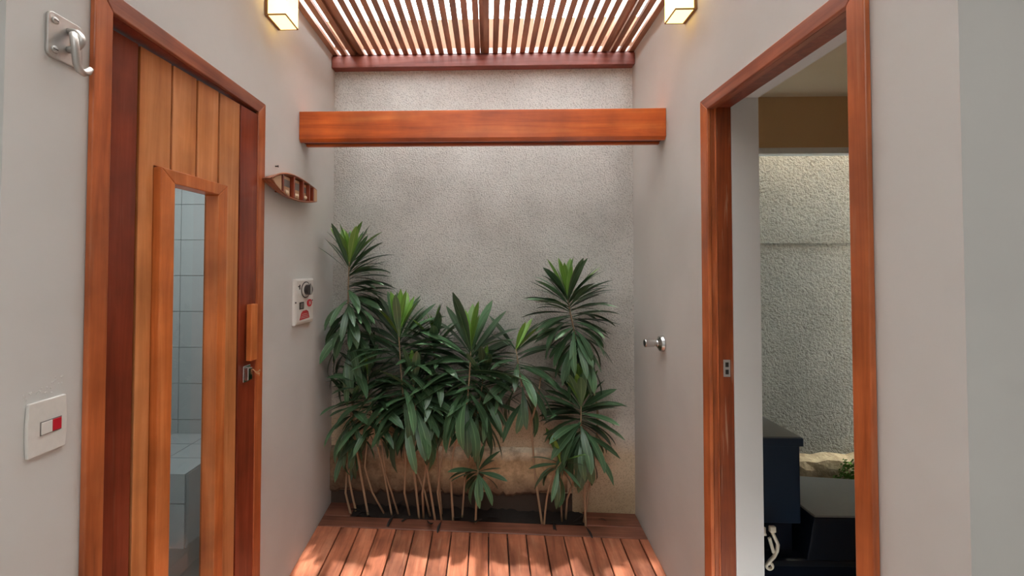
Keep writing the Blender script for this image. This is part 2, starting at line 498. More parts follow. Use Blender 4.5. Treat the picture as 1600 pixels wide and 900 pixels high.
# ledge of the back wall: sloped top with painted cream light, ragged underside
led = MB()
NL = 70
prev = None
for i in range(NL + 1):
    x = XL + 0.002 + (0.47 - XL) * i / NL
    endf = min(1.0, (NL - i) / 5.0)
    pr = 0.028 * endf + 0.002
    zb = 0.262 + rnd.uniform(-0.018, 0.016) + 0.01 * math.sin(i * 0.45)
    zt = 0.532 + rnd.uniform(-0.003, 0.003)
    jit = rnd.uniform(-0.002, 0.002)
    ring = [(x, D - 0.0005, zt), (x, D - pr * 0.75 + jit, zt - 0.022), (x, D - pr + jit, zt - 0.068), (x, D - pr * 0.8 + jit, 0.38), (x, D - pr * 1.0, zb + 0.02), (x, D - pr * 0.5, zb), (x, D - 0.0005, zb + 0.004)]
    ring = [led.bm.verts.new(p) for p in ring]
    if prev:
        for k in range(len(ring) - 1):
            led.bm.faces.new((prev[k], prev[k + 1], ring[k + 1], ring[k]))
    else:
        led.bm.faces.new(ring)
    prev = ring
led.bm.faces.new(prev[::-1])


def ledge_mat():
    m, nt, N, L, b = new_mat('stained plinth render')
    tc = N.new('ShaderNodeTexCoord')
    sep = N.new('ShaderNodeSeparateXYZ'); L.new(tc.outputs['Object'], sep.inputs[0])
    n = N.new('ShaderNodeTexNoise'); n.inputs['Scale'].default_value = 7; n.inputs['Detail'].default_value = 8
    L.new(tc.outputs['Object'], n.inputs['Vector'])
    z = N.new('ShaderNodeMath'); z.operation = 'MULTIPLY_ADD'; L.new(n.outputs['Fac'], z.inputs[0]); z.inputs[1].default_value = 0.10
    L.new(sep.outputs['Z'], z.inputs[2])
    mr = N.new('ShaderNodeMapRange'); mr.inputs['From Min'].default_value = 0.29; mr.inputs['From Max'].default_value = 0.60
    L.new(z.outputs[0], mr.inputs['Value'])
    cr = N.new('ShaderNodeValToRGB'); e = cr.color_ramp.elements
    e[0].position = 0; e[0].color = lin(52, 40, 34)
    e[1].position = 1; e[1].color = lin(236, 224, 198)  # cream end puts the light on the sloped ledge into the colour
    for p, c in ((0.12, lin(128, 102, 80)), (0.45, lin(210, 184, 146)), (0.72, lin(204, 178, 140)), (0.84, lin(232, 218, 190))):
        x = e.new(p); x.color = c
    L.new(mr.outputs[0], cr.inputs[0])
    # darker brown towards the left end
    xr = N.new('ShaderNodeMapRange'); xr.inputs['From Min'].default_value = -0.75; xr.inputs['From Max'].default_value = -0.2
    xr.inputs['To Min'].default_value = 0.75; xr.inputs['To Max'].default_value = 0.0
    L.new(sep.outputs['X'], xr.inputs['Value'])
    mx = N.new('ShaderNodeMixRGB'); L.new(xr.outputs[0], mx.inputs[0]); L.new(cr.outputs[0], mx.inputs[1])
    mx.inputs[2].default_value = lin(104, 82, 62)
    sn = N.new('ShaderNodeTexNoise'); sn.inputs['Scale'].default_value = 16; sn.inputs['Detail'].default_value = 8; sn.inputs['Roughness'].default_value = 0.7
    L.new(tc.outputs['Object'], sn.inputs['Vector'])
    sr_ = N.new('ShaderNodeValToRGB')
    sr_.color_ramp.elements[0].position = 0.36; sr_.color_ramp.elements[0].color = (0.42, 0.38, 0.34, 1)
    sr_.color_ramp.elements[1].position = 0.58; sr_.color_ramp.elements[1].color = (1.05, 1.05, 1.05, 1)
    L.new(sn.outputs['Fac'], sr_.inputs[0])
    sm = N.new('ShaderNodeMixRGB'); sm.blend_type = 'MULTIPLY'; sm.inputs[0].default_value = 0.7
    L.new(mx.outputs[0], sm.inputs[1]); L.new(sr_.outputs[0], sm.inputs[2])
    mx = sm
    L.new(mx.outputs[0], b.inputs['Base Color'])
    b.inputs['Roughness'].default_value = 0.9
    n2 = N.new('ShaderNodeTexNoise'); n2.inputs['Scale'].default_value = 60; n2.inputs['Detail'].default_value = 3
    L.new(tc.outputs['Object'], n2.inputs['Vector'])
    bp = N.new('ShaderNodeBump'); bp.inputs['Strength'].default_value = 0.7; bp.inputs['Distance'].default_value = 0.006
    L.new(n2.outputs['Fac'], bp.inputs['Height']); L.new(bp.outputs[0], b.inputs['Normal'])
    return m


M['plinth'] = ledge_mat()
led = led.build('trim_2', M['plinth'])
tag(led, 'stained plinth with a sloping ledge painted with cream top light behind the stems', 'plinth', kind='structure')
# wall foot under the plinth: damp stain, with cavity shade painted in
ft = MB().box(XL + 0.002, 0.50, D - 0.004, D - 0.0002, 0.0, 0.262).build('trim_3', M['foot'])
tag(ft, 'damp foot of the stucco wall with painted shade under the plinth', 'wall foot', kind='structure')

# ------------------------------------------------------------------ left door
d1 = bpy.data.objects.new('door_1', None); COL.objects.link(d1); d1.location = (XL, 1.07, 0.03)
tag(d1, 'slatted wooden door with a narrow glass pane, slightly ajar in the left wall', 'door', kind='structure')


def trap(mb, xa, xb, yz):
    mb.prism([(xa, y, z) for y, z in yz], [(xb, y, z) for y, z in yz])
    return mb


XC = XL + 0.015
o0, o1, i0, i1, zo, zi, zb = 1.015, 1.823, 1.066, 1.768, 2.294, 2.243, 0.02
trap(MB(), XL + 0.0005, XC, [(o0, zb), (i0, zb), (i0, zi), (o0, zo)]).build('casing', M['case'], d1, bevel=0.003)
trap(MB(), XL + 0.0005, XC, [(o1, zb), (o1, zo), (i1, zi), (i1, zb)]).build('casing', M['case'], d1, bevel=0.003)
trap(MB(), XL + 0.0005, XC, [(o0, zo), (i0, zi), (i1, zi), (o1, zo)]).build('casing', M['case_y'], d1, bevel=0.003)
MB().box(XL - 0.11, XL + 0.0004, 1.0462, i0, zb, 2.2628).build('jamb', M['stile'], d1)
MB().box(XL - 0.11, XL + 0.0004, i1 + 0.006, 1.7898, zb, 2.2628).build('jamb', M['stile'], d1)
MB().box(XL - 0.11, XL + 0.0004, i0, i1 + 0.006, zi, 2.2628).build('jamb', M['stile'], d1)
# the leaf hangs a little out of line: hinge side recessed, lock side nearly flush
ang = math.atan(0.0714)
P0 = Vector((-0.995, 1.07, 0)); U = Vector((math.sin(ang), math.cos(ang), 0)); Nn = Vector((math.cos(ang), -math.sin(ang), 0))


def lf(u, v, w):
    p = P0 + U * u + Nn * w
    return (p.x, p.y, v)


def lbox(mb, u0, u1, z0, z1, w0, w1):
    mb.box(u0, u1, z0, z1, w0, w1, lambda a, b, c: lf(a, b, c))
    return mb


ZT, ZB = 2.232, 0.045
lbox(MB(), 0.002, 0.130, ZB, ZT, -0.034, 0.0).build('stile', M['stile'], d1, bevel=0.002)
lbox(MB(), 0.591, 0.700, ZB, ZT, -0.034, 0.0).build('stile', M['stile'], d1, bevel=0.002)
lbox(MB(), 0.125, 0.225, ZB, ZT, -0.034, -0.024).build('groove_backing', M['groove'], d1)
lbox(MB(), 0.445, 0.598, ZB, ZT, -0.034, -0.024).build('groove_backing', M['groove'], d1)
lbox(MB(), 0.225, 0.445, 1.885, ZT, -0.034, -0.024).build('groove_backing', M['groove'], d1)
lbox(MB(), 0.225, 0.445, ZB, 0.25, -0.034, -0.024).build('groove_backing', M['groove'], d1)
def lprism(uz, w0, w1, name, mat):
    MB().prism([lf(u, z, w0) for u, z in uz], [lf(u, z, w1) for u, z in uz]).build(name, mat, d1, bevel=0.0015)


lprism([(0.139, ZB), (0.1895, ZB), (0.1895, 1.904), (0.2505, 1.904), (0.2505, ZT), (0.139, ZT)], -0.0239, -0.001, 'plank', M['plank'])
lbox(MB(), 0.2590, 0.3570, 1.904, ZT, -0.0239, -0.001).build('plank', M['plank'], d1, bevel=0.002)
lbox(MB(), 0.3660, 0.4645, 1.904, ZT, -0.0239, -0.001).build('plank', M['plank'], d1, bevel=0.002)
lprism([(0.4735, 1.904), (0.4925, 1.904), (0.4925, ZB), (0.5835, ZB), (0.5835, ZT), (0.4735, ZT)], -0.0239, -0.001, 'plank', M['plank'])
# window frame with mitred corners
fu0, fu1, gu0, gu1, fz1, gz1, fz0, gz0 = 0.193, 0.489, 0.246, 0.443, 1.900, 1.859, 0.22, 0.262
wf = bpy.data.objects.new('window_frame', None); COL.objects.link(wf); wf.parent = d1
wf.location = (0, 0, 0)


def ltrap(uz, w0, w1, mat):
    MB().prism([lf(u, z, w0) for u, z in uz], [lf(u, z, w1) for u, z in uz]).build('frame_rail', mat, wf, bevel=0.003)


ltrap([(fu0, fz0), (gu0, gz0), (gu0, gz1), (fu0, fz1)], -0.034, 0.022, M['lightframe'])
ltrap([(fu1, fz0), (fu1, fz1), (gu1, gz1), (gu1, gz0)], -0.034, 0.022, M['lightframe'])
ltrap([(fu0, fz1), (gu0, gz1), (gu1, gz1), (fu1, fz1)], -0.034, 0.022, M['lightframe'])
ltrap([(fu0, fz0), (fu1, fz0), (gu1, gz0), (gu0, gz0)], -0.034, 0.022, M['lightframe'])
lbox(MB(), gu0, gu1, gz0, gz1, -0.032, -0.027).build('pane', M['glass'], d1)
hd = lbox(MB(), 0.627, 0.668, 1.242, 1.462, 0.008, 0.030)
hd.build('pull_handle', M['lightframe'], d1, bevel=0.003, label='pale upright wooden pull handle')
for z in (1.28, 1.42):
    lbox(MB(), 0.638, 0.657, z - 0.012, z + 0.012, -0.001, 0.009).build('handle_post', M['stile'], d1)
la = lbox(MB(), 0.617, 0.662, 1.160, 1.224, 0.0, 0.006)
lbox(la, 0.622, 0.650, 1.168, 1.216, 0.006, 0.022)
la = la.build('latch', M['chrome'], d1, bevel=0.002, label='small chrome latch box')
st = MB()
c = Vector(lf(0.648, 1.205, 0.024))
pts = [Vector(lf(0.648 + 0.05 * t, 1.207 - 0.012 * math.sin(t * 5) - 0.03 * t * t, 0.024 + 0.008 * math.sin(t * 3.1))) for t in [i / 10 for i in range(11)]]
st.tube(pts, 0.0016, 5)
st.tube([p + Vector((0.003, -0.012 * i / 10, -0.0015 * i)) for i, p in enumerate(pts)], 0.0014, 5)
st.build('latch_string', M['string'], d1, label='loop of tan string tied to the latch')

# tiled steam room behind the pane
sr = MB()
sr.box(-2.75, -2.65, 0.93, D, 0, 2.5).box(-2.65, XL - 0.11, 0.93, D, 2.5, 2.6).box(-2.65, XL - 0.11, 0.93, D, 0.0, 0.06)
sr = sr.build('ceiling_steam_room', M['grout'])
tag(sr, 'pale shell of the tiled room behind the glass pane', 'room', kind='structure')
ws = bpy.data.objects.new('wall_steam_room', None); COL.objects.link(ws)
tag(ws, 'blue grey tiled wall seen through the door pane', 'wall', kind='structure')
MB().box(-2.65, XL - 0.11, 2.486, 2.52, 0.06, 2.5).build('grout_bed', M['grout'], ws)
tile_me = None
TS = 0.2045
for i in range(5):
    for k in range(11):
        x1 = -1.765 + TS * (i - 2); z0 = 0.130 + TS * k
        if tile_me is None:
            tile_me = MB().box(-0.1008, 0.1008, -0.004, 0.004, -0.1008, 0.1008).mesh('tile', M['tile'])
        o = bpy.data.objects.new('tile', tile_me); COL.objects.link(o)
        o.location = (x1 + TS / 2, 2.482, z0 + TS / 2); o.parent = ws
bn = thing('tiled_bench', 'pale tiled bench built along the steam room wall behind the pane', 'bench', (-2.0, 2.2, 0.06))
MB().box(-2.62, -1.388, 1.999, 2.476, 0.33, 0.657).box(-2.62, -1.55, 2.06, 2.476, 0.06, 0.33).build('core', M['grout'], bn)
for i in range(6):
    xa = -1.38 - TS * (i + 1)
    for y0, y1 in ((1.991, 2.16), (2.164, 2.33), (2.334, 2.476)):
        MB().box(xa + 0.002, xa + TS - 0.002, y0, y1, 0.657, 0.665).build('tile', M['tile'], bn)
    MB().box(xa + 0.002, xa + TS - 0.002, 1.991, 1.999, 0.533, 0.6565).build('tile', M['tile'], bn)
    MB().box(xa + 0.002, xa + TS - 0.002, 1.991, 1.999, 0.33, 0.529).build('tile', M['tile'], bn)
for y0, y1 in ((2.0, 2.2), (2.204, 2.404), (2.408, 2.476)):
    MB().box(-1.388, -1.38, y0, y1, 0.33, 0.6565).build('tile', M['tile'], bn)
lamp = bpy.data.lights.new('steam_room_fill', 'AREA'); lamp.energy = 9; lamp.size = 0.3; lamp.color = (0.93, 0.98, 1.0)  # added unseen fill that brightens the tiled room
lo = bpy.data.objects.new('steam_room_fill', lamp); COL.objects.link(lo); lo.location = (-1.6, 1.7, 2.47)
lo['label'] = 'unseen fill light added inside the tiled steam room'; lo['category'] = 'lamp'

# ------------------------------------------------------------------ right doorway
d2 = bpy.data.objects.new('door_2', None); COL.objects.link(d2); d2.location = (XR, 1.07, 0.0)
tag(d2, 'open doorway with orange timber casing in the right wall', 'doorway', kind='structure')
XD = XR - 0.015
o0, o1, i0, i1, zo, zi, zb = 1.024, 1.807, 1.075, 1.752, 2.281, 2.232, -0.05
trap(MB(), XD, XR - 0.0005, [(o0, zb), (i0, zb), (i0, zi), (o0, zo)]).build('casing', M['case'], d2, bevel=0.003)
trap(MB(), XD, XR - 0.0005, [(o1, zb), (o1, zo), (i1, zi), (i1, zb)]).build('casing', M['case'], d2, bevel=0.003)
trap(MB(), XD, XR - 0.0005, [(o0, zo), (i0, zi), (i1, zi), (o1, zo)]).build('casing', M['case_y'], d2, bevel=0.003)
# far jamb: outer strip, stop bead, groove, worn inner strip
MB().box(XR - 0.0004, 0.886, 1.752, 1.772, zb, 2.25).build('jamb', M['case'], d2)
MB().box(0.886, 0.892, 1.748, 1.772, zb, 2.25).build('jamb_bead', M['case'], d2, bevel=0.001)
MB().box(0.8965, 0.952, 1.755, 1.772, zb, 2.25).build('jamb', M['jamb'], d2, bevel=0.001)
MB().box(0.892, 0.8965, 1.762, 1.772, zb, 2.25).build('jamb_groove', M['stile'], d2)
MB().box(XR - 0.0004, 0.892, 1.056, 1.752, 2.2322, 2.262).build('head_jamb', M['case_y'], d2)
MB().box(0.897, 0.952, 1.056, 1.755, 2.2392, 2.262).build('head_jamb', M['stile'], d2)
MB().box(XR - 0.0004, 0.952, 1.052, 1.073, zb, 2.2318).build('jamb', M['case'], d2)
sp = MB().box(0.912, 0.938, 1.7525, 1.755, 1.184, 1.250)
sp = sp.build('strike_plate', M['steel'], d2, bevel=0.0008, label='small steel strike plate')
MB().box(0.919, 0.931, 1.7515, 1.7535, 1.222, 1.240).box(0.919, 0.931, 1.7515, 1.7535, 1.194, 1.212).build('strike_hole', M['dark_metal'], sp)
# plaster reveal of the thick wall
# room beyond
rc = MB().box(XR + T, 3.2, 0.95, 2.5, 2.566, 2.66).build('ceiling', M['tan_ceiling'])
tag(rc, 'tan painted ceiling of the room beyond the doorway', 'ceiling', kind='structure')
wn = MB().box(XR + T, 3.2, 2.5, 2.56, 2.28, 3.05).box(2.6, 3.2, 2.5, 2.56, -0.1, 2.28)
wn = wn.build('wall_room_far', M['tan_paint'])
tag(wn, 'tan wall band above the tall window of the side room', 'wall', kind='structure')
ww = MB().box(3.2, 3.3, 0.838, 2.56, -0.1, 3.05).build('wall_room_right', M['tan_paint'])
tag(ww, 'tan side wall of the room beyond the doorway', 'wall', kind='structure')
rf = MB().box(XR + T, 3.2, 0.95, 2.5599, -0.12, -0.02).build('floor_side_room', M['subfloor'])
tag(rf, 'dark floor of the side room', 'floor', kind='structure')
win = bpy.data.objects.new('window_1', None); COL.objects.link(win); win.location = (1.8, 2.53, 0)
tag(win, 'tall window with a thin white frame facing the stucco wall', 'window', kind='structure')
MB().box(XR + T + 0.001, 2.6, 2.496, 2.556, 2.246, 2.2795).build('frame_rail', M['white_trim'], win, bevel=0.002)
MB().box(XR + T + 0.001, XR + T + 0.03, 2.506, 2.55, -0.02, 2.246).build('frame_rail', M['white_trim'], win)
MB().box(2.57, 2.6, 2.506, 2.55, -0.02, 2.246).build('frame_rail', M['white_trim'], win)
MB().box(XR + T + 0.03, 2.57, 2.526, 2.531, -0.019, 2.246).build('pane', M['glass'], win)
lg = MB()
NLG = 30
prev = None
for i in range(NLG + 1):
    x = XR + T + 0.05 + 2.1 * i / NLG
    zt = 0.425 + rnd.uniform(-0.012, 0.012)
    ring = [lg.bm.verts.new(p) for p in ((x, YC - 0.0005, zt + 0.03), (x, YC - 0.05 + rnd.uniform(-.006, .006), zt), (x, YC - 0.055 + rnd.uniform(-.006, .006), zt - 0.05), (x, YC - 0.045, -0.02), (x, YC - 0.0005, -0.02))]
    if prev:
        for k in range(4):
            lg.bm.faces.new((prev[k], prev[k + 1], ring[k + 1], ring[k]))
    prev = ring
lg = lg.build('trim_4', M['plinth'])
tag(lg, 'mossy plinth ledge of the stucco wall outside the side window', 'plinth', kind='structure')
jt = MB().box(XR + T, 3.3, YC - 0.005, YC - 0.0002, 1.768, 1.779).build('trim_5', M['stucco_olive'])
tag(jt, 'thin raised render joint across the stucco outside the side window', 'joint', kind='structure')
ms = MB()
for i in range(700):
    a = rnd.random(); x = 2.10 + 0.5 * a; y = YC - 0.058 - rnd.uniform(0, 0.05); z = 0.257 + rnd.random() * 0.18 * min(1, 0.25 + a * 6)
    r = rnd.uniform(0.008, 0.02)
    d = Vector((rnd.uniform(-1, 1), -0.6, rnd.uniform(-0.2, 1))).normalized() * r * 2
    s_ = Vector((d.z, 0, -d.x)).normalized() * r * 0.6
    p = Vector((x, y, z))
    ms.bm.faces.new([ms.bm.verts.new(q) for q in (p, p + d * 0.5 + s_, p + d, p + d * 0.5 - s_)])
ms = ms.build('moss', M['moss'])
tag(ms, 'green moss growing on the plinth outside the side window', 'moss', kind='stuff')

# dark furniture in the side room
bx = thing('navy_box', 'tall navy box with an overhanging lid standing in the side room', 'box', (1.20, 2.05, 0.536))
MB().box(1.075, 1.302, 1.905, 2.32, 0.541, 0.885).build('body', M['navy'], bx, bevel=0.006)
MB().box(1.070, 1.314, 1.898, 2.33, 0.862, 0.898).build('lid', M['navy'], bx, bevel=0.005)
MB().box(1.080, 1.306, 1.905, 2.32, 0.898, 0.901).build('lid_reflection', M['grey_top'], bx, label='painted grey reflection on the lid top')  # grey sheet paints the wall's reflection on the glossy lid
bc = thing('black_bench', 'low glossy black bench with a flat grey top in the side room', 'bench', (1.5, 2.1, -0.02))
b_ = MB()
ol = [(1.07, 1.88), (2.1, 1.90), (2.1, 2.38), (1.07, 2.38)]
b_.prism([(x, y, -0.02) for x, y in ol], [(x, y, 0.40) for x, y in ol])
b_.build('base', M['black_gloss'], bc, bevel=0.02, seg=3)
MB().prism([(1.315, 1.89, 0.401), (2.1, 1.90, 0.401), (2.1, 2.32, 0.401), (1.315, 2.32, 0.401)],
           [(1.36, 1.91, 0.565), (2.1, 1.92, 0.565), (2.1, 2.22, 0.565), (1.36, 2.30, 0.565)]).build('seat_shell', M['black_gloss'], bc, bevel=0.004)
MB().prism([(1.362, 1.912, 0.566), (2.09, 1.922, 0.566), (2.09, 2.218, 0.566), (1.362, 2.297, 0.566)],
           [(1.366, 1.916, 0.572), (2.09, 1.926, 0.572), (2.09, 2.214, 0.572), (1.366, 2.293, 0.572)]).build('seat_pad', M['grey_top'], bc, label='flat grey top')
MB().box(1.11, 1.28, 1.93, 2.3, 0.40, 0.541).build('riser', M['black_gloss'], bc)
cd = thing('cream_cord', 'looped cream cord with a plug hanging under the navy box', 'cord', (1.15, 1.85, 0.38))
MB().tube([(1.158, 1.87, 0.545), (1.163, 1.868, 0.52), (1.172, 1.866, 0.50), (1.180, 1.865, 0.48), (1.176, 1.864, 0.455), (1.163, 1.864, 0.43), (1.148, 1.864, 0.415), (1.138, 1.864, 0.40)], 0.007, 8).build('loop', M['cream_cord'], cd, smooth=True)
MB().box(1.148, 1.172, 1.860, 1.874, 0.528, 0.552).build('plug', M['cream_cord'], cd, bevel=0.003)
MB().tube([(1.128, 1.87, 0.545), (1.127, 1.868, 0.525), (1.13, 1.866, 0.515)], 0.007, 8).build('second_end', M['cream_cord'], cd, smooth=True)
MB().prism([(1.140, 1.858, 0.505), (1.150, 1.858, 0.510), (1.166, 1.858, 0.45), (1.156, 1.858, 0.444)],
           [(1.140, 1.868, 0.505), (1.150, 1.868, 0.510), (1.166, 1.868, 0.45), (1.156, 1.868, 0.444)]).build('handset', M['cream_cord'], cd, bevel=0.002)
MB().tube([(1.145 + 0.012 * math.cos(t / 3), 1.864, 0.393 + 0.012 * math.sin(t / 3)) for t in range(20)], 0.006, 8).build('coil', M['cream_cord'], cd, smooth=True)

# ------------------------------------------------------------------ beam
bmz0, bmz1, by0, by1 = 2.241, 2.394, 2.181, 2.296
bmo = thing('cross_beam', 'thick orange timber beam spanning the passage above the plants', 'beam', (0, 2.24, bmz0), kind='thing')
x0, x1 = XL + 0.001, XR - 0.001
prof = [(by0, bmz0 + 0.015), (by0 + 0.012, bmz0), (by0 + 0.028, bmz0), (by0 + 0.031, bmz0 + 0.016), (by1 - 0.031, bmz0 + 0.016), (by1 - 0.028, bmz0), (by1 - 0.006, bmz0), (by1, bmz0 + 0.006), (by1, bmz1), (by0, bmz1)]
MB().prism([(x0, y, z) for y, z in prof], [(x1, y, z) for y, z in prof]).build('timber', M['beam'], bmo, bevel=0.002)
MB().box(x0, x1, by0 + 0.031, by1 - 0.031, bmz0 + 0.010, bmz0 + 0.0158).build('groove', M['beam_under'], bmo, label='dark groove along the underside')

# ------------------------------------------------------------------ slatted roof
pg = thing('slatted_roof', 'slatted red timber roof over the passage, open to the sky', 'pergola', (0, 1.7, 2.80), kind='thing')
MB().box(XL + 0.003, XR - 0.003, 2.626, 2.684, 2.822, 2.890).build('ledger', M['ledger'], pg, bevel=0.002)
zs0, zs1 = 2.906, 2.926
pitch = 0.0530
nsl = 34
span = XR - XL
slat_me = None
for i in range(nsl):
    x = XL + 0.018 + i * (span - 0.036) / (nsl - 1)
    if slat_me is None:
        slat_me = MB().box(-0.0158, 0.0158, 0.75, 2.684, zs0, zs1).mesh('slat', M['slat'])
    o = bpy.data.objects.new('slat', slat_me); COL.objects.link(o)
    o.parent = pg; o.matrix_parent_inverse = Matrix.Translation(-pg.location)
    o.location = (x + rnd.uniform(-0.0012, 0.0012), 0, rnd.uniform(-0.001, 0.001))
for x, wd in ((-0.036, 0.03), (-0.80, 0.045), (0.74, 0.045)):
    MB().box(x - wd / 2, x + wd / 2, 0.75, 2.684, zs1 + 0.001, zs1 + 0.10).build('rafter', M['slat'], pg)
MB().box(XL + 0.003, XR - 0.003, 2.640, 2.684, 2.890, 2.9055).build('packer', M['beam_under'], pg)

# ------------------------------------------------------------------ wall lamps


def sconce(y0, y1, xw, sgn, z0, z1, dep, label):
    t = thing('wall_lamp', label, 'lamp', (xw, (y0 + y1) / 2, z0), 'box wall lamps under the slatted roof')
    X = lambda d: xw + sgn * d
    def bx(mb, d0, d1, a0, a1, c0, c1):
        mb.box(min(X(d0), X(d1)), max(X(d0), X(d1)), a0, a1, c0, c1); return mb
    bx(MB(), 0.0005, 0.014, y0, y1, z0, z1).build('back_plate', M['bronze'], t)
    r = 0.005
    for nm, c in (('lower_frame', z0), ('upper_frame', z1 - r)):
        fr = MB()
        for a in (y0, y1 - r):
            bx(fr, 0.014, dep, a, a + r, c, c + r)
        bx(fr, dep - r, dep, y0 + r, y1 - r, c, c + r)
        bmesh.ops.remove_doubles(fr.bm, verts=fr.bm.verts, dist=1e-6)
        fr.build(nm, M['bronze'], t)
    e = 0.0015
    for nm, a in (('front_shade', (0.0142, dep - e, y0 + e, y0 + 0.0035, z0 + r, z1 - r)), ('rear_shade', (0.0142, dep - e, y1 - 0.0035, y1 - e, z0 + r, z1 - r)),
                  ('side_shade', (dep - 0.0035, dep - e, y0 + 0.004, y1 - 0.004, z0 + r, z1 - r)), ('bottom_shade', (0.0142, dep - r - 0.0002, y0 + r + 0.0002, y1 - r - 0.0002, z0 + 0.001, z0 + 0.003))):
        bx(MB(), *a).build(nm, M['shade'], t)


sconce(1.829, 1.953, XL, 1, 2.683, 2.90, 0.093, 'glowing cream box lamp on the left wall above the slatted door')
sconce(1.849, 1.963, XR, -1, 2.689, 2.90, 0.092, 'glowing cream box lamp on the right wall above the open doorway')

# ------------------------------------------------------------------ hook
hk = thing('hammock_hook', 'stainless wall plate with an eye and hanging open hook', 'hook', (XL, 0.951, 2.06))
yc, zc = 0.951, 2.111
ol = []
hw, hh, r = 0.041, 0.050, 0.012
for cx, cz, a0 in ((hw - r, hh - r, 0), (-hw + r, hh - r, 90), (-hw + r, -hh + r, 180), (hw - r, -hh + r, 270)):
    for k in range(5):
        a = math.radians(a0 + 22.5 * k)
        ol.append((yc + cx + r * math.cos(a), zc + cz + r * math.sin(a)))
MB().prism([(XL + 0.0005, y, z) for y, z in ol], [(XL + 0.008, y, z) for y, z in ol]).build('plate', M['steel'], hk, bevel=0.002)
for sy in (-1, 1):
    for sz in (-1, 1):
        s0 = MB().lathe([(0, 0.0075), (0.0015, 0.0078), (0.003, 0.006), (0.0035, 0.0)], (XL + 0.008, yc + sy * 0.026, zc + sz * 0.032), (1, 0, 0), 14)
        s0 = s0.build('screw', M['steel'], hk, smooth=True)
        MB().box(XL + 0.0108, XL + 0.0118, yc + sy * 0.026 - 0.005, yc + sy * 0.026 + 0.005, zc + sz * 0.032 - 0.0009, zc + sz * 0.032 + 0.0009).build('slot', M['dark_metal'], s0)
eye = MB().tube([(XL + 0.008 + 0.030 * math.sin(math.pi * t / 12), yc + 0.006, zc + 0.004 - 0.021 * math.cos(math.pi * t / 12)) for t in range(13)], 0.0075, 10)
eye.build('eye', M['steel'], hk, smooth=True)
hp = [(0.022, 0.004, 0.012), (0.030, -0.006, 0.010), (0.036, -0.010, -0.002), (0.036, -0.007, -0.02), (0.034, -0.002, -0.04), (0.033, 0.001, -0.052), (0.033, 0.008, -0.063), (0.033, 0.018, -0.065), (0.034, 0.028, -0.058), (0.035, 0.034, -0.048)]
MB().tube([(XL + a, yc + b, zc + c) for a, b, c in hp], [0.008] * 8 + [0.0075, 0.005], 10).build('hook', M['steel'], hk, smooth=True)

# ------------------------------------------------------------------ light switch
sw = thing('light_switch', 'white wall plate with a red and white rocker switch', 'switch', (XL, 0.93, 1.262))
pr = []
sy0, sy1, sz0, sz1 = 0.890, 0.970, 1.205, 1.319
for k in range(9):
    t = k / 8; pr.append((sy0 - 0.003 * math.sin(math.pi * t), sz0 + (sz1 - sz0) * t))
for k in range(9):
    t = k / 8; pr.append((sy1 + 0.004 * math.sin(math.pi * t), sz1 - (sz1 - sz0) * t))
MB().prism([(XL + 0.0005, y, z) for y, z in pr], [(XL + 0.008, y, z) for y, z in pr]).build('plate', M['white_plastic'], sw, bevel=0.002)
MB().box(XL + 0.0081, XL + 0.0086, 0.9125, 0.9595, 1.2455, 1.2745).build('rocker_gap', M['grey_plastic'], sw)
MB().box(XL + 0.0086, XL + 0.011, 0.914, 0.9375, 1.247, 1.273).build('rocker', M['white_plastic'], sw, bevel=0.001)
MB().box(XL + 0.0086, XL + 0.0105, 0.938, 0.958, 1.2475, 1.2725).build('rocker', M['red_plastic'], sw, bevel=0.001, label='red half of the rocker')
# lumps of filler above the switch
fb = MB()
for k in range(26):
    y = 0.885 + rnd.random() * 0.085; z = 1.335 + (y - 0.885) * 0.18 + rnd.gauss(0, 0.006)
    fb.lathe([(0, 0.0022), (0.0008, 0.0016), (0.0012, 0.0)], (XL + 0.0002, y, z), (1, 0, 0), 6)
fb = fb.build('filler_specks', M['plaster'])
tag(fb, 'raised specks of wall filler above the light switch', 'filler', kind='stuff')

# ------------------------------------------------------------------ steam control panel
cp = thing('control_panel', 'white control panel with a knob and red lamp beside the plants', 'panel', (XL, 2.23, 1.32))
py0, py1, pz0, pz1 = 2.122, 2.345, 1.322, 1.551
XP = XL + 0.018
ol = [(py0, pz0), (py1, pz0), (py1, pz1), (py0, pz1)]
ol2 = [(py0 + 0.014, pz0 + 0.014), (py1 - 0.008, pz0 + 0.014), (py1 - 0.008, pz1 - 0.010), (py0 + 0.014, pz1 - 0.010)]
MB().prism([(XL + 0.0005, y, z) for y, z in ol], [(XP - 0.004, y, z) for y, z in ol]).prism([(XP - 0.0039, y, z) for y, z in ol], [(XP, y, z) for y, z in ol2]).build('case', M['white_plastic'], cp, bevel=0.003)


def disc(name, y, z, ry, rz, x0, x1, mat, parent, label=None, seg=24):
    a = [(x0, y + ry * math.cos(2 * math.pi * k / seg), z + rz * math.sin(2 * math.pi * k / seg)) for k in range(seg)]
    b = [(x1, p[1], p[2]) for p in a]
    return MB().prism(a, b).build(name, mat, parent, label=label)


ky, kz = 2.241, 1.494
disc('dial_ring', ky, kz, 0.055, 0.042, XP + 0.0002, XP + 0.002, M['dark_metal'], cp)
disc('dial_face', ky, kz, 0.049, 0.037, XP + 0.002, XP + 0.003, M['white_plastic'], cp)
kb = disc('knob', ky + 0.006, kz, 0.034, 0.026, XP + 0.003, XP + 0.022, M['black_plastic'], cp, label='black turning knob')
MB().box(XP + 0.022, XP + 0.030, ky + 0.002, ky + 0.012, kz - 0.024, kz + 0.024).build('knob_grip', M['steel'], kb, bevel=0.002)
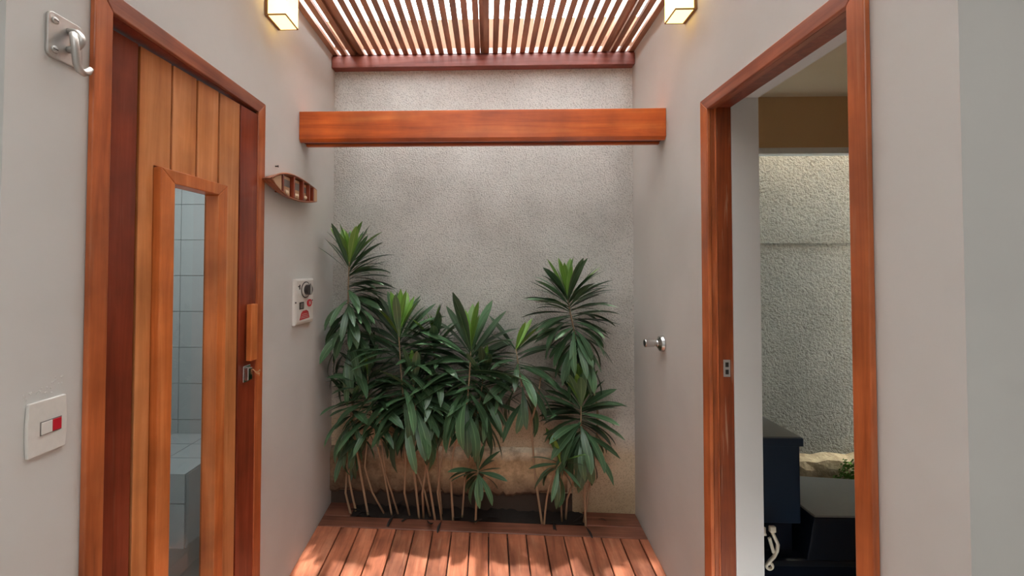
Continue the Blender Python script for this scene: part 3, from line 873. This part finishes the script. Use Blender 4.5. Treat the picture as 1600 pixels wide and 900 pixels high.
# dial marks
MB().box(XP + 0.0002, XP + 0.001, ky - 0.078, ky - 0.066, kz + 0.004, kz + 0.028).box(XP + 0.0002, XP + 0.001, ky - 0.090, ky - 0.078, kz + 0.016, kz + 0.022).build('dial_mark', M['dark_metal'], cp)
MB().box(XP + 0.0002, XP + 0.001, ky + 0.056, ky + 0.064, kz + 0.004, kz + 0.030).build('dial_mark', M['dark_metal'], cp)
MB().box(XP + 0.0002, XP + 0.0012, 2.167, 2.219, 1.398, 1.434).build('button_frame', M['dark_metal'], cp)
MB().box(XP + 0.0012, XP + 0.006, 2.177, 2.211, 1.404, 1.428).build('push_button', M['grey_plastic'], cp, bevel=0.001, label='grey push button')
disc('pilot_lamp', 2.285, 1.424, 0.027, 0.019, XP + 0.0002, XP + 0.005, M['red_plastic'], cp, label='round red pilot lamp')
MB().box(XP + 0.005, XP + 0.0056, 2.274, 2.278, 1.414, 1.434).box(XP + 0.005, XP + 0.0056, 2.292, 2.296, 1.414, 1.434).prism([(XP + 0.005, 2.274, 1.434), (XP + 0.005, 2.278, 1.434), (XP + 0.005, 2.296, 1.414), (XP + 0.005, 2.292, 1.414)], [(XP + 0.0056, 2.274, 1.434), (XP + 0.0056, 2.278, 1.434), (XP + 0.0056, 2.296, 1.414), (XP + 0.0056, 2.292, 1.414)]).build('lamp_mark', M['white_plastic'], cp)
tz = [(2.169, 1.345), (2.291, 1.348), (2.274, 1.382), (2.251, 1.390), (2.209, 1.388), (2.189, 1.378)]
MB().prism([(XP + 0.0002, y, z) for y, z in tz], [(XP + 0.001, y, z) for y, z in tz]).build('warning_plate', M['red_plastic'], cp, label='red warning plate')
MB().box(XP + 0.001, XP + 0.0014, 2.199, 2.265, 1.3705, 1.3725).box(XP + 0.001, XP + 0.0014, 2.191, 2.275, 1.3615, 1.3635).box(XP + 0.001, XP + 0.0014, 2.184, 2.279, 1.3535, 1.3555).build('warning_lines', M['white_plastic'], cp)
for y, z in ((2.127, 1.435), (2.327, 1.435)):
    disc('screw', y, z, 0.005, 0.004, XP - 0.002, XP + 0.001, M['dark_metal'], cp, seg=10)

# ------------------------------------------------------------------ model boat
bt = thing('model_boat', 'small wooden rowing boat ornament hung sideways on the left wall', 'ornament', (XL, 2.05, 1.97))
tilt = math.radians(3)


def bpt(s, t, d):
    """s along the boat 0 bow .. 1 stern, t across -1..1, d out of the wall"""
    y = 1.80 + 0.505 * s
    if s < 0.47:
        half = 0.002 + 0.056 * (1 - ((0.47 - s) / 0.47) ** 2) ** 0.9
    else:
        half = 0.030 + 0.028 * (1 - ((s - 0.47) / 0.53) ** 2)
    return (XL + d, y, 1.976 + 0.012 * s + half * t)


hull = MB()
NS = 18
rings_o, rings_i = [], []
for i in range(NS + 1):
    s_ = i / NS
    dep = 0.042 + 0.012 * (1 - s_) ** 3
    ro, ri = [], []
    for k in range(9):
        a = math.pi * k / 8
        t = -math.cos(a); q = math.sin(a)
        ro.append(hull.bm.verts.new(bpt(s_, t, dep - (dep - 0.003) * min(1, q * 1.05) ** 0.7)))
        ri.append(hull.bm.verts.new(bpt(s_, t * 0.86, dep - (dep - 0.008) * min(1, q * 1.05) ** 0.7 if 0 < k < 8 else dep)))
    rings_o.append(ro); rings_i.append(ri)
for A in (rings_o, rings_i):
    for a, b in zip(A, A[1:]):
        for k in range(8):
            hull.bm.faces.new((a[k], a[k + 1], b[k + 1], b[k]))
for (a, b), (c, d) in zip(zip(rings_o, rings_o[1:]), zip(rings_i, rings_i[1:])):
    for k in (0, 8):
        hull.bm.faces.new((a[k], b[k], d[k], c[k]))
for j in (0, NS):
    for k in range(8):
        hull.bm.faces.new((rings_o[j][k], rings_o[j][k + 1], rings_i[j][k + 1], rings_i[j][k]))
hull.build('hull', M['boat_wood'], bt, smooth=False)
for sgn in (-1, 1):
    MB().tube([bpt(i / 16, sgn * 0.97, 0.043 + 0.012 * (1 - i / 16) ** 3) for i in range(17)], 0.0045, 6).build('gunwale', M['boat_wood'], bt, smooth=True)
for s_ in (0.24, 0.46, 0.66, 0.81, 0.91):
    a = Vector(bpt(s_, -0.86, 0.040)); b = Vector(bpt(s_, 0.86, 0.040))
    MB().box(XL + 0.012, XL + 0.047, a.y - 0.007, a.y + 0.007, a.z, b.z).build('thwart', M['stile'], bt)
for s0_, s1_ in ((0.27, 0.43), (0.49, 0.63), (0.69, 0.79), (0.83, 0.89)):
    a = Vector(bpt((s0_ + s1_) / 2, -0.75, 0)); b = Vector(bpt((s0_ + s1_) / 2, 0.75, 0)); ya = bpt(s0_, 0, 0)[1]; yb = bpt(s1_, 0, 0)[1]
    MB().box(XL + 0.022, XL + 0.032, ya, yb, a.z, b.z).build('floor_board', M['boat_light'], bt)
    MB().box(XL + 0.032, XL + 0.034, ya + 0.018, yb - 0.004, (a.z + b.z) / 2 - 0.004, b.z - 0.014).build('hatch', M['grey_plastic'], bt)
for s_ in (0.33, 0.355, 0.53, 0.57, 0.735, 0.76):
    p = Vector(bpt(s_, -0.55, 0.034))
    MB().lathe([(0, 0.006), (0.004, 0.010), (0.008, 0.006), (0.009, 0.0)], (XL + 0.0345, p.y, p.z), (1, 0, 0), 10).build('bead', M['boat_cream'], bt, smooth=True)
MB().prism([bpt(0.02, -0.6, 0.046), bpt(0.21, -0.84, 0.042), bpt(0.21, 0.84, 0.042), bpt(0.02, 0.6, 0.046)], [bpt(0.02, -0.6, 0.050), bpt(0.21, -0.84, 0.046), bpt(0.21, 0.84, 0.046), bpt(0.02, 0.6, 0.050)]).build('bow_deck', M['boat_light'], bt)
MB().prism([bpt(0.925, -0.9, 0.040), bpt(1.0, -0.95, 0.042), bpt(1.0, 0.95, 0.042), bpt(0.925, 0.9, 0.040)], [bpt(0.925, -0.9, 0.046), bpt(1.0, -0.95, 0.047), bpt(1.0, 0.95, 0.047), bpt(0.925, 0.9, 0.046)]).build('stern_deck', M['boat_light'], bt)
MB().prism([bpt(0.985, -1, 0.002), bpt(1.0, -1, 0.002), bpt(1.0, 1, 0.002), bpt(0.985, 1, 0.002)], [bpt(0.985, -1, 0.0415), bpt(1.0, -1, 0.0415), bpt(1.0, 1, 0.0415), bpt(0.985, 1, 0.0415)]).build('transom', M['boat_wood'], bt)
MB().lathe([(0, 0.003), (0.012, 0.003), (0.013, 0.006), (0.015, 0.0)], (XL + 0.0005, 1.94, 2.06), (1, 0, 0), 10).build('nail', M['dark_metal'], bt)

# ------------------------------------------------------------------ chrome valve
vv = thing('chrome_valve', 'round chrome shower valve with a short knob on the right wall', 'valve', (XR, 2.245, 1.232))
MB().lathe([(0.0005, 0.041), (0.006, 0.041), (0.018, 0.037), (0.030, 0.018), (0.034, 0.017)], (XR, 2.245, 1.230), (-1, 0, 0), 28).build('escutcheon', M['valve'], vv, bevel=0.001)
MB().lathe([(0.0342, 0.014), (0.045, 0.014), (0.046, 0.019), (0.088, 0.021), (0.092, 0.019), (0.092, 0.0)], (XR, 2.245, 1.232), (-1, 0, 0), 24).build('knob', M['valve'], vv, bevel=0.0008)
MB().lathe([(0, 0.014), (0.001, 0.014), (0.0012, 0)], (XR - 0.0922, 2.245, 1.232), (-1, 0, 0), 16).build('knob_cap', M['dark_metal'], vv)

# ------------------------------------------------------------------ plants


def leaf_mesh(name, droop, wid, mat, fold=0.18, tip=0.0):
    """strap leaf of length 1 along +x, bending downwards by droop radians over its length"""
    bm = bmesh.new(); uvl = bm.loops.layers.uv.new('UVMap')
    n = 8
    x = z = 0.0
    prev = None
    uvs = {}
    for i in range(n + 1):
        t = i / n
        a = -droop * (t ** 1.3)
        if i:
            x += math.cos(a) / n; z += math.sin(a) / n
        wd = wid * (0.20 + 0.80 * math.sin(math.pi * 0.5 * min(1, t / 0.58)) ** 1.6) if t < 0.58 else wid * max(0.03, 1 - ((t - 0.58) / 0.42) ** 2.4) ** 0.75
        nz = Vector((-math.sin(a), 0, math.cos(a)))
        row = []
        for k, q in enumerate((-1, 0, 1)):
            p = Vector((x, q * wd, z)) + nz * (abs(q) * wd * fold)
            v = bm.verts.new(p); uvs[v] = (t, 0.5 + 0.5 * q); row.append(v)
        if prev:
            for k in range(2):
                f = bm.faces.new((prev[k], row[k], row[k + 1], prev[k + 1])); f.smooth = True
                for l in f.loops: l[uvl].uv = uvs[l.vert]
        prev = row
    me = bpy.data.meshes.new(name); bm.to_mesh(me); bm.free()
    me.materials.append(mat)
    return me


DROOPS = [0.15, 0.45, 0.8, 1.15, 1.5]
WIDS = [0.076, 0.100]
LM = {(d, w_, y): leaf_mesh('leaf', d, w_, M['leaf_young'] if y else M['leaf_old']) for d in DROOPS for w_ in WIDS for y in (0, 1)}


def tip_dir(az, el, d):
    # rough offset of the tip of a leaf of unit length
    e2 = el - d * 0.55
    return Vector((math.cos(az) * math.cos(e2), math.sin(az) * math.cos(e2), math.sin(e2))) * 0.9


def plant(label, base, way, t0, n, ln, rs=0.008, wid=0, top_el=80, low_el=-25, young=0.2, stems=(), name='strap_leaf_plant', ymin=2.37):
    """base, way points up to the growing tip; leaves sit on the last part of the stem"""
    pts = [Vector(base)] + [Vector(p) for p in way]
    root = thing(name, label, 'plant', base, 'leafy green plants along the stucco wall')
    # smooth path
    P = []
    for i in range(len(pts) - 1):
        p0 = pts[max(i - 1, 0)]; p1 = pts[i]; p2 = pts[i + 1]; p3 = pts[min(i + 2, len(pts) - 1)]
        for k in range(6):
            t = k / 6
            P.append(0.5 * ((2 * p1) + (p2 - p0) * t + (2 * p0 - 5 * p1 + 4 * p2 - p3) * t * t + (3 * p1 - p0 - 3 * p2 + p3) * t ** 3))
    P.append(pts[-1])
    m = len(P) - 1
    MB().tube(P, [rs * (1 - 0.5 * i / m) for i in range(m + 1)], 7).build('stem', M['trunk'], root, smooth=True)
    for s_ in stems:
        MB().tube([Vector(q) for q in s_], [rs * (1.0 - 0.35 * i / (len(s_) - 1)) for i in range(len(s_))], 7).build('stem', M['trunk'], root, smooth=True)
    inv = Matrix.Translation(-root.location)
    az = rnd.random() * 6.28
    for i in range(n):
        q = i / max(1, n - 1)                      # 0 lowest, 1 at the tip
        q2 = q ** 0.75
        tt = (t0 + (1 - t0) * q2) * m
        k = min(int(tt), m - 1); f = tt - k
        p = P[k].lerp(P[k + 1], f)
        for attempt in range(14):
            az += 2.39996 + rnd.uniform(-0.6, 0.6)
            el = math.radians(low_el + (top_el - low_el) * q ** 1.6 + rnd.uniform(-20, 20))
            el = min(el, math.radians(84))
            dsel = 0.15 + 0.85 * (1 - q) ** 0.8 + rnd.uniform(-0.3, 0.3) if q < 0.9 else 0.15
            d = min(DROOPS, key=lambda a_: abs(a_ - dsel))
            L_ = ln * rnd.uniform(0.8, 1.12) * (0.8 if q > 0.93 else 1.0)
            tip = p + tip_dir(az, el, d) * L_
            mid = p + tip_dir(az, el, d * 0.5) * L_ * 0.6
            if max(tip.y, mid.y) < D - 0.045 and min(tip.x, mid.x) > XL + 0.03 and tip.z > 0.2 and tip.y > ymin:
                break
        else:
            continue
        me = LM[(d, WIDS[min(1, wid + (rnd.random() < 0.25))], 1 if q > 1 - young and rnd.random() < 0.85 else 0)]
        o = bpy.data.objects.new('leaf', me); COL.objects.link(o)
        o.parent = root; o.matrix_parent_inverse = inv
        rot = Matrix.Rotation(az, 4, 'Z') @ Matrix.Rotation(-el, 4, 'Y') @ Matrix.Rotation(rnd.uniform(-0.35, 0.35), 4, 'X')
        o.matrix_basis = Matrix.Translation(p) @ rot @ Matrix.Scale(L_, 4)
    return root


def zg(x, y=2.59):
    return zdeck(x, y) - 0.006


def W(px, py, y):
    """point of the planting strip seen at a place of the photograph, at its real depth y"""
    d = fwd + rt * ((px - 741.9) / F_PX) - up * ((py - 405.0) / F_PX)
    p = d * (y / d.y)
    return Vector((p.x, p.y, p.z + H))


def B(px, y=2.59):
    x = W(px, 810, y).x
    return Vector((x, y, zg(x, y)))


plant('tallest plant, leaning on the left wall beside the control panel', B(575), [W(556, 690, 2.58), W(546, 560, 2.55), W(544, 470, 2.52), W(546, 402, 2.50)], 0.46, 124, 0.25, 0.007, low_el=-35, young=0.16,
      stems=[[B(548), W(540, 770, 2.64), W(542, 730, 2.645), W(549, 690, 2.63)]])
plant('broad plant with a full drooping crown in the left half of the strip', B(655, 2.58), [W(646, 730, 2.54), W(630, 620, 2.51), W(623, 520, 2.50)], 0.56, 118, 0.30, 0.007, low_el=-28, young=0.10,
      stems=[[B(672, 2.6), W(664, 770, 2.58), W(648, 730, 2.57), W(640, 690, 2.55)], [B(640, 2.6), W(632, 770, 2.57), W(634, 720, 2.56), W(628, 670, 2.55)]])
plant('plant with the broadest leaves and two upright young ones, at the middle of the strip', B(708, 2.57), [W(706, 720, 2.52), W(728, 640, 2.48), W(736, 545, 2.46)], 0.64, 66, 0.33, 0.007, wid=1, low_el=-38, young=0.10,
      stems=[[B(690, 2.57), W(684, 770, 2.57), W(688, 730, 2.56), W(700, 660, 2.5)]])
plant('plant mostly hidden behind the two broad crowns', B(690, 2.62), [W(684, 720, 2.60), W(680, 610, 2.58), W(678, 530, 2.56)], 0.60, 64, 0.24, 0.007, low_el=-25, young=0.1)
plant('thin forked plant with narrow hanging leaves', B(847, 2.57), [W(836, 740, 2.56), W(829, 660, 2.55), W(815, 600, 2.54), W(806, 545, 2.53)], 0.64, 48, 0.27, 0.007, low_el=-40, top_el=60, young=0.1,
      stems=[[W(829, 662, 2.55), W(840, 625, 2.54), W(845, 590, 2.53)]])
plant('tall bare-stemmed plant with a star crown near the right wall', B(912, 2.60), [W(934, 660, 2.58), W(918, 585, 2.56), W(898, 520, 2.54), W(886, 462, 2.53)], 0.60, 124, 0.26, 0.007, low_el=-38, young=0.13)
plant('drooping plant below the star crown at the right end of the strip', B(915, 2.56), [W(912, 740, 2.54), W(908, 680, 2.52), W(908, 632, 2.51)], 0.52, 86, 0.25, 0.007, wid=1, low_el=-45, young=0.08,
      stems=[[B(884, 2.62), W(886, 780, 2.61), W(897, 750, 2.59), W(905, 710, 2.56)]])
plant('small low rosette left of the drooping right-end plant', B(850, 2.56), [W(855, 775, 2.52), W(865, 742, 2.49), W(876, 722, 2.47)], 0.76, 22, 0.19, 0.006, low_el=-45, top_el=75, young=0.2,
      stems=[[B(878, 2.6), W(876, 775, 2.57), W(879, 735, 2.53)]])
plant('smallest rosette on a straight stem in front of the plinth', B(743, 2.55), [W(745, 770, 2.50), W(747, 734, 2.475)], 0.76, 26, 0.165, 0.007, wid=1, low_el=-50, top_el=82, young=0.0)
plant('low bushy plant under the tallest one', B(612, 2.6), [W(600, 740, 2.57), W(584, 670, 2.53), W(574, 585, 2.52)], 0.62, 70, 0.25, 0.006, low_el=-20, young=0.03,
      stems=[[B(600, 2.61), W(582, 770, 2.61), W(570, 730, 2.60), W(574, 680, 2.56)], [B(622, 2.61), W(612, 770, 2.6), W(602, 740, 2.58), W(594, 670, 2.54)]])
plant('dense dark plant at the front left of the strip', B(680, 2.56), [W(668, 740, 2.53), W(652, 660, 2.50), W(646, 600, 2.49)], 0.62, 62, 0.26, 0.007, wid=1, low_el=-25, young=0.03,
      stems=[[B(662, 2.58), W(660, 770, 2.56), W(666, 730, 2.54), W(662, 690, 2.52)]])
plant('low drooping plant between the middle plant and the forked one', B(722, 2.6), [W(728, 740, 2.57), W(744, 660, 2.54), W(756, 585, 2.53)], 0.68, 50, 0.24, 0.006, low_el=-30, young=0.05)
plant('low plant against the left wall below the control panel', B(556, 2.62), [W(545, 740, 2.60), W(546, 670, 2.57), W(552, 620, 2.55)], 0.5, 36, 0.22, 0.007, low_el=-45, young=0.0)

# fallen leaves on the deck edge
DEAD = ['nearest the left wall', 'second from the left wall', 'third from the left wall', 'fourth from the left wall', 'fifth from the left wall', 'below the dense dark plant', 'pointing forward between the middle stems',
        'below the middle plant', 'just left of the smallest rosette stem', 'just right of the smallest rosette stem', 'beside the forked plant stem', 'behind the small low rosette', 'below the drooping right-end plant', 'nearest the right wall']
fl_me = [leaf_mesh('fallen_leaf', d, 0.09, M['dead'], fold=0.5) for d in (0.6, 1.4, -0.8)]
for k, (px, y, az) in enumerate([(545, 2.60, 0.2), (575, 2.58, 2.8), (600, 2.60, 0.5), (618, 2.575, 4.4), (640, 2.55, 3.6), (668, 2.545, 5.1), (690, 2.53, 4.5), (708, 2.56, 0.3), (730, 2.555, 5.9), (760, 2.58, 0.1),
                                 (865, 2.57, 4.6), (895, 2.585, 0.4), (915, 2.53, 5.0), (935, 2.60, 0.35)]):
    x = W(px, 808, y).x
    o = bpy.data.objects.new('fallen_leaf', fl_me[k % 3]); COL.objects.link(o)
    o.location = (x, y, zdeck(x, y) + (0.014 if k % 3 != 2 else 0.004)); o.rotation_euler = (rnd.uniform(-.3, .3), 0, az)
    s_ = rnd.uniform(0.07, 0.13); o.scale = (s_, s_, s_)
    tag(o, ('dark curled dead leaf on the deck edge, ' + DEAD[k]), 'leaf', 'dead leaves along the planting strip')
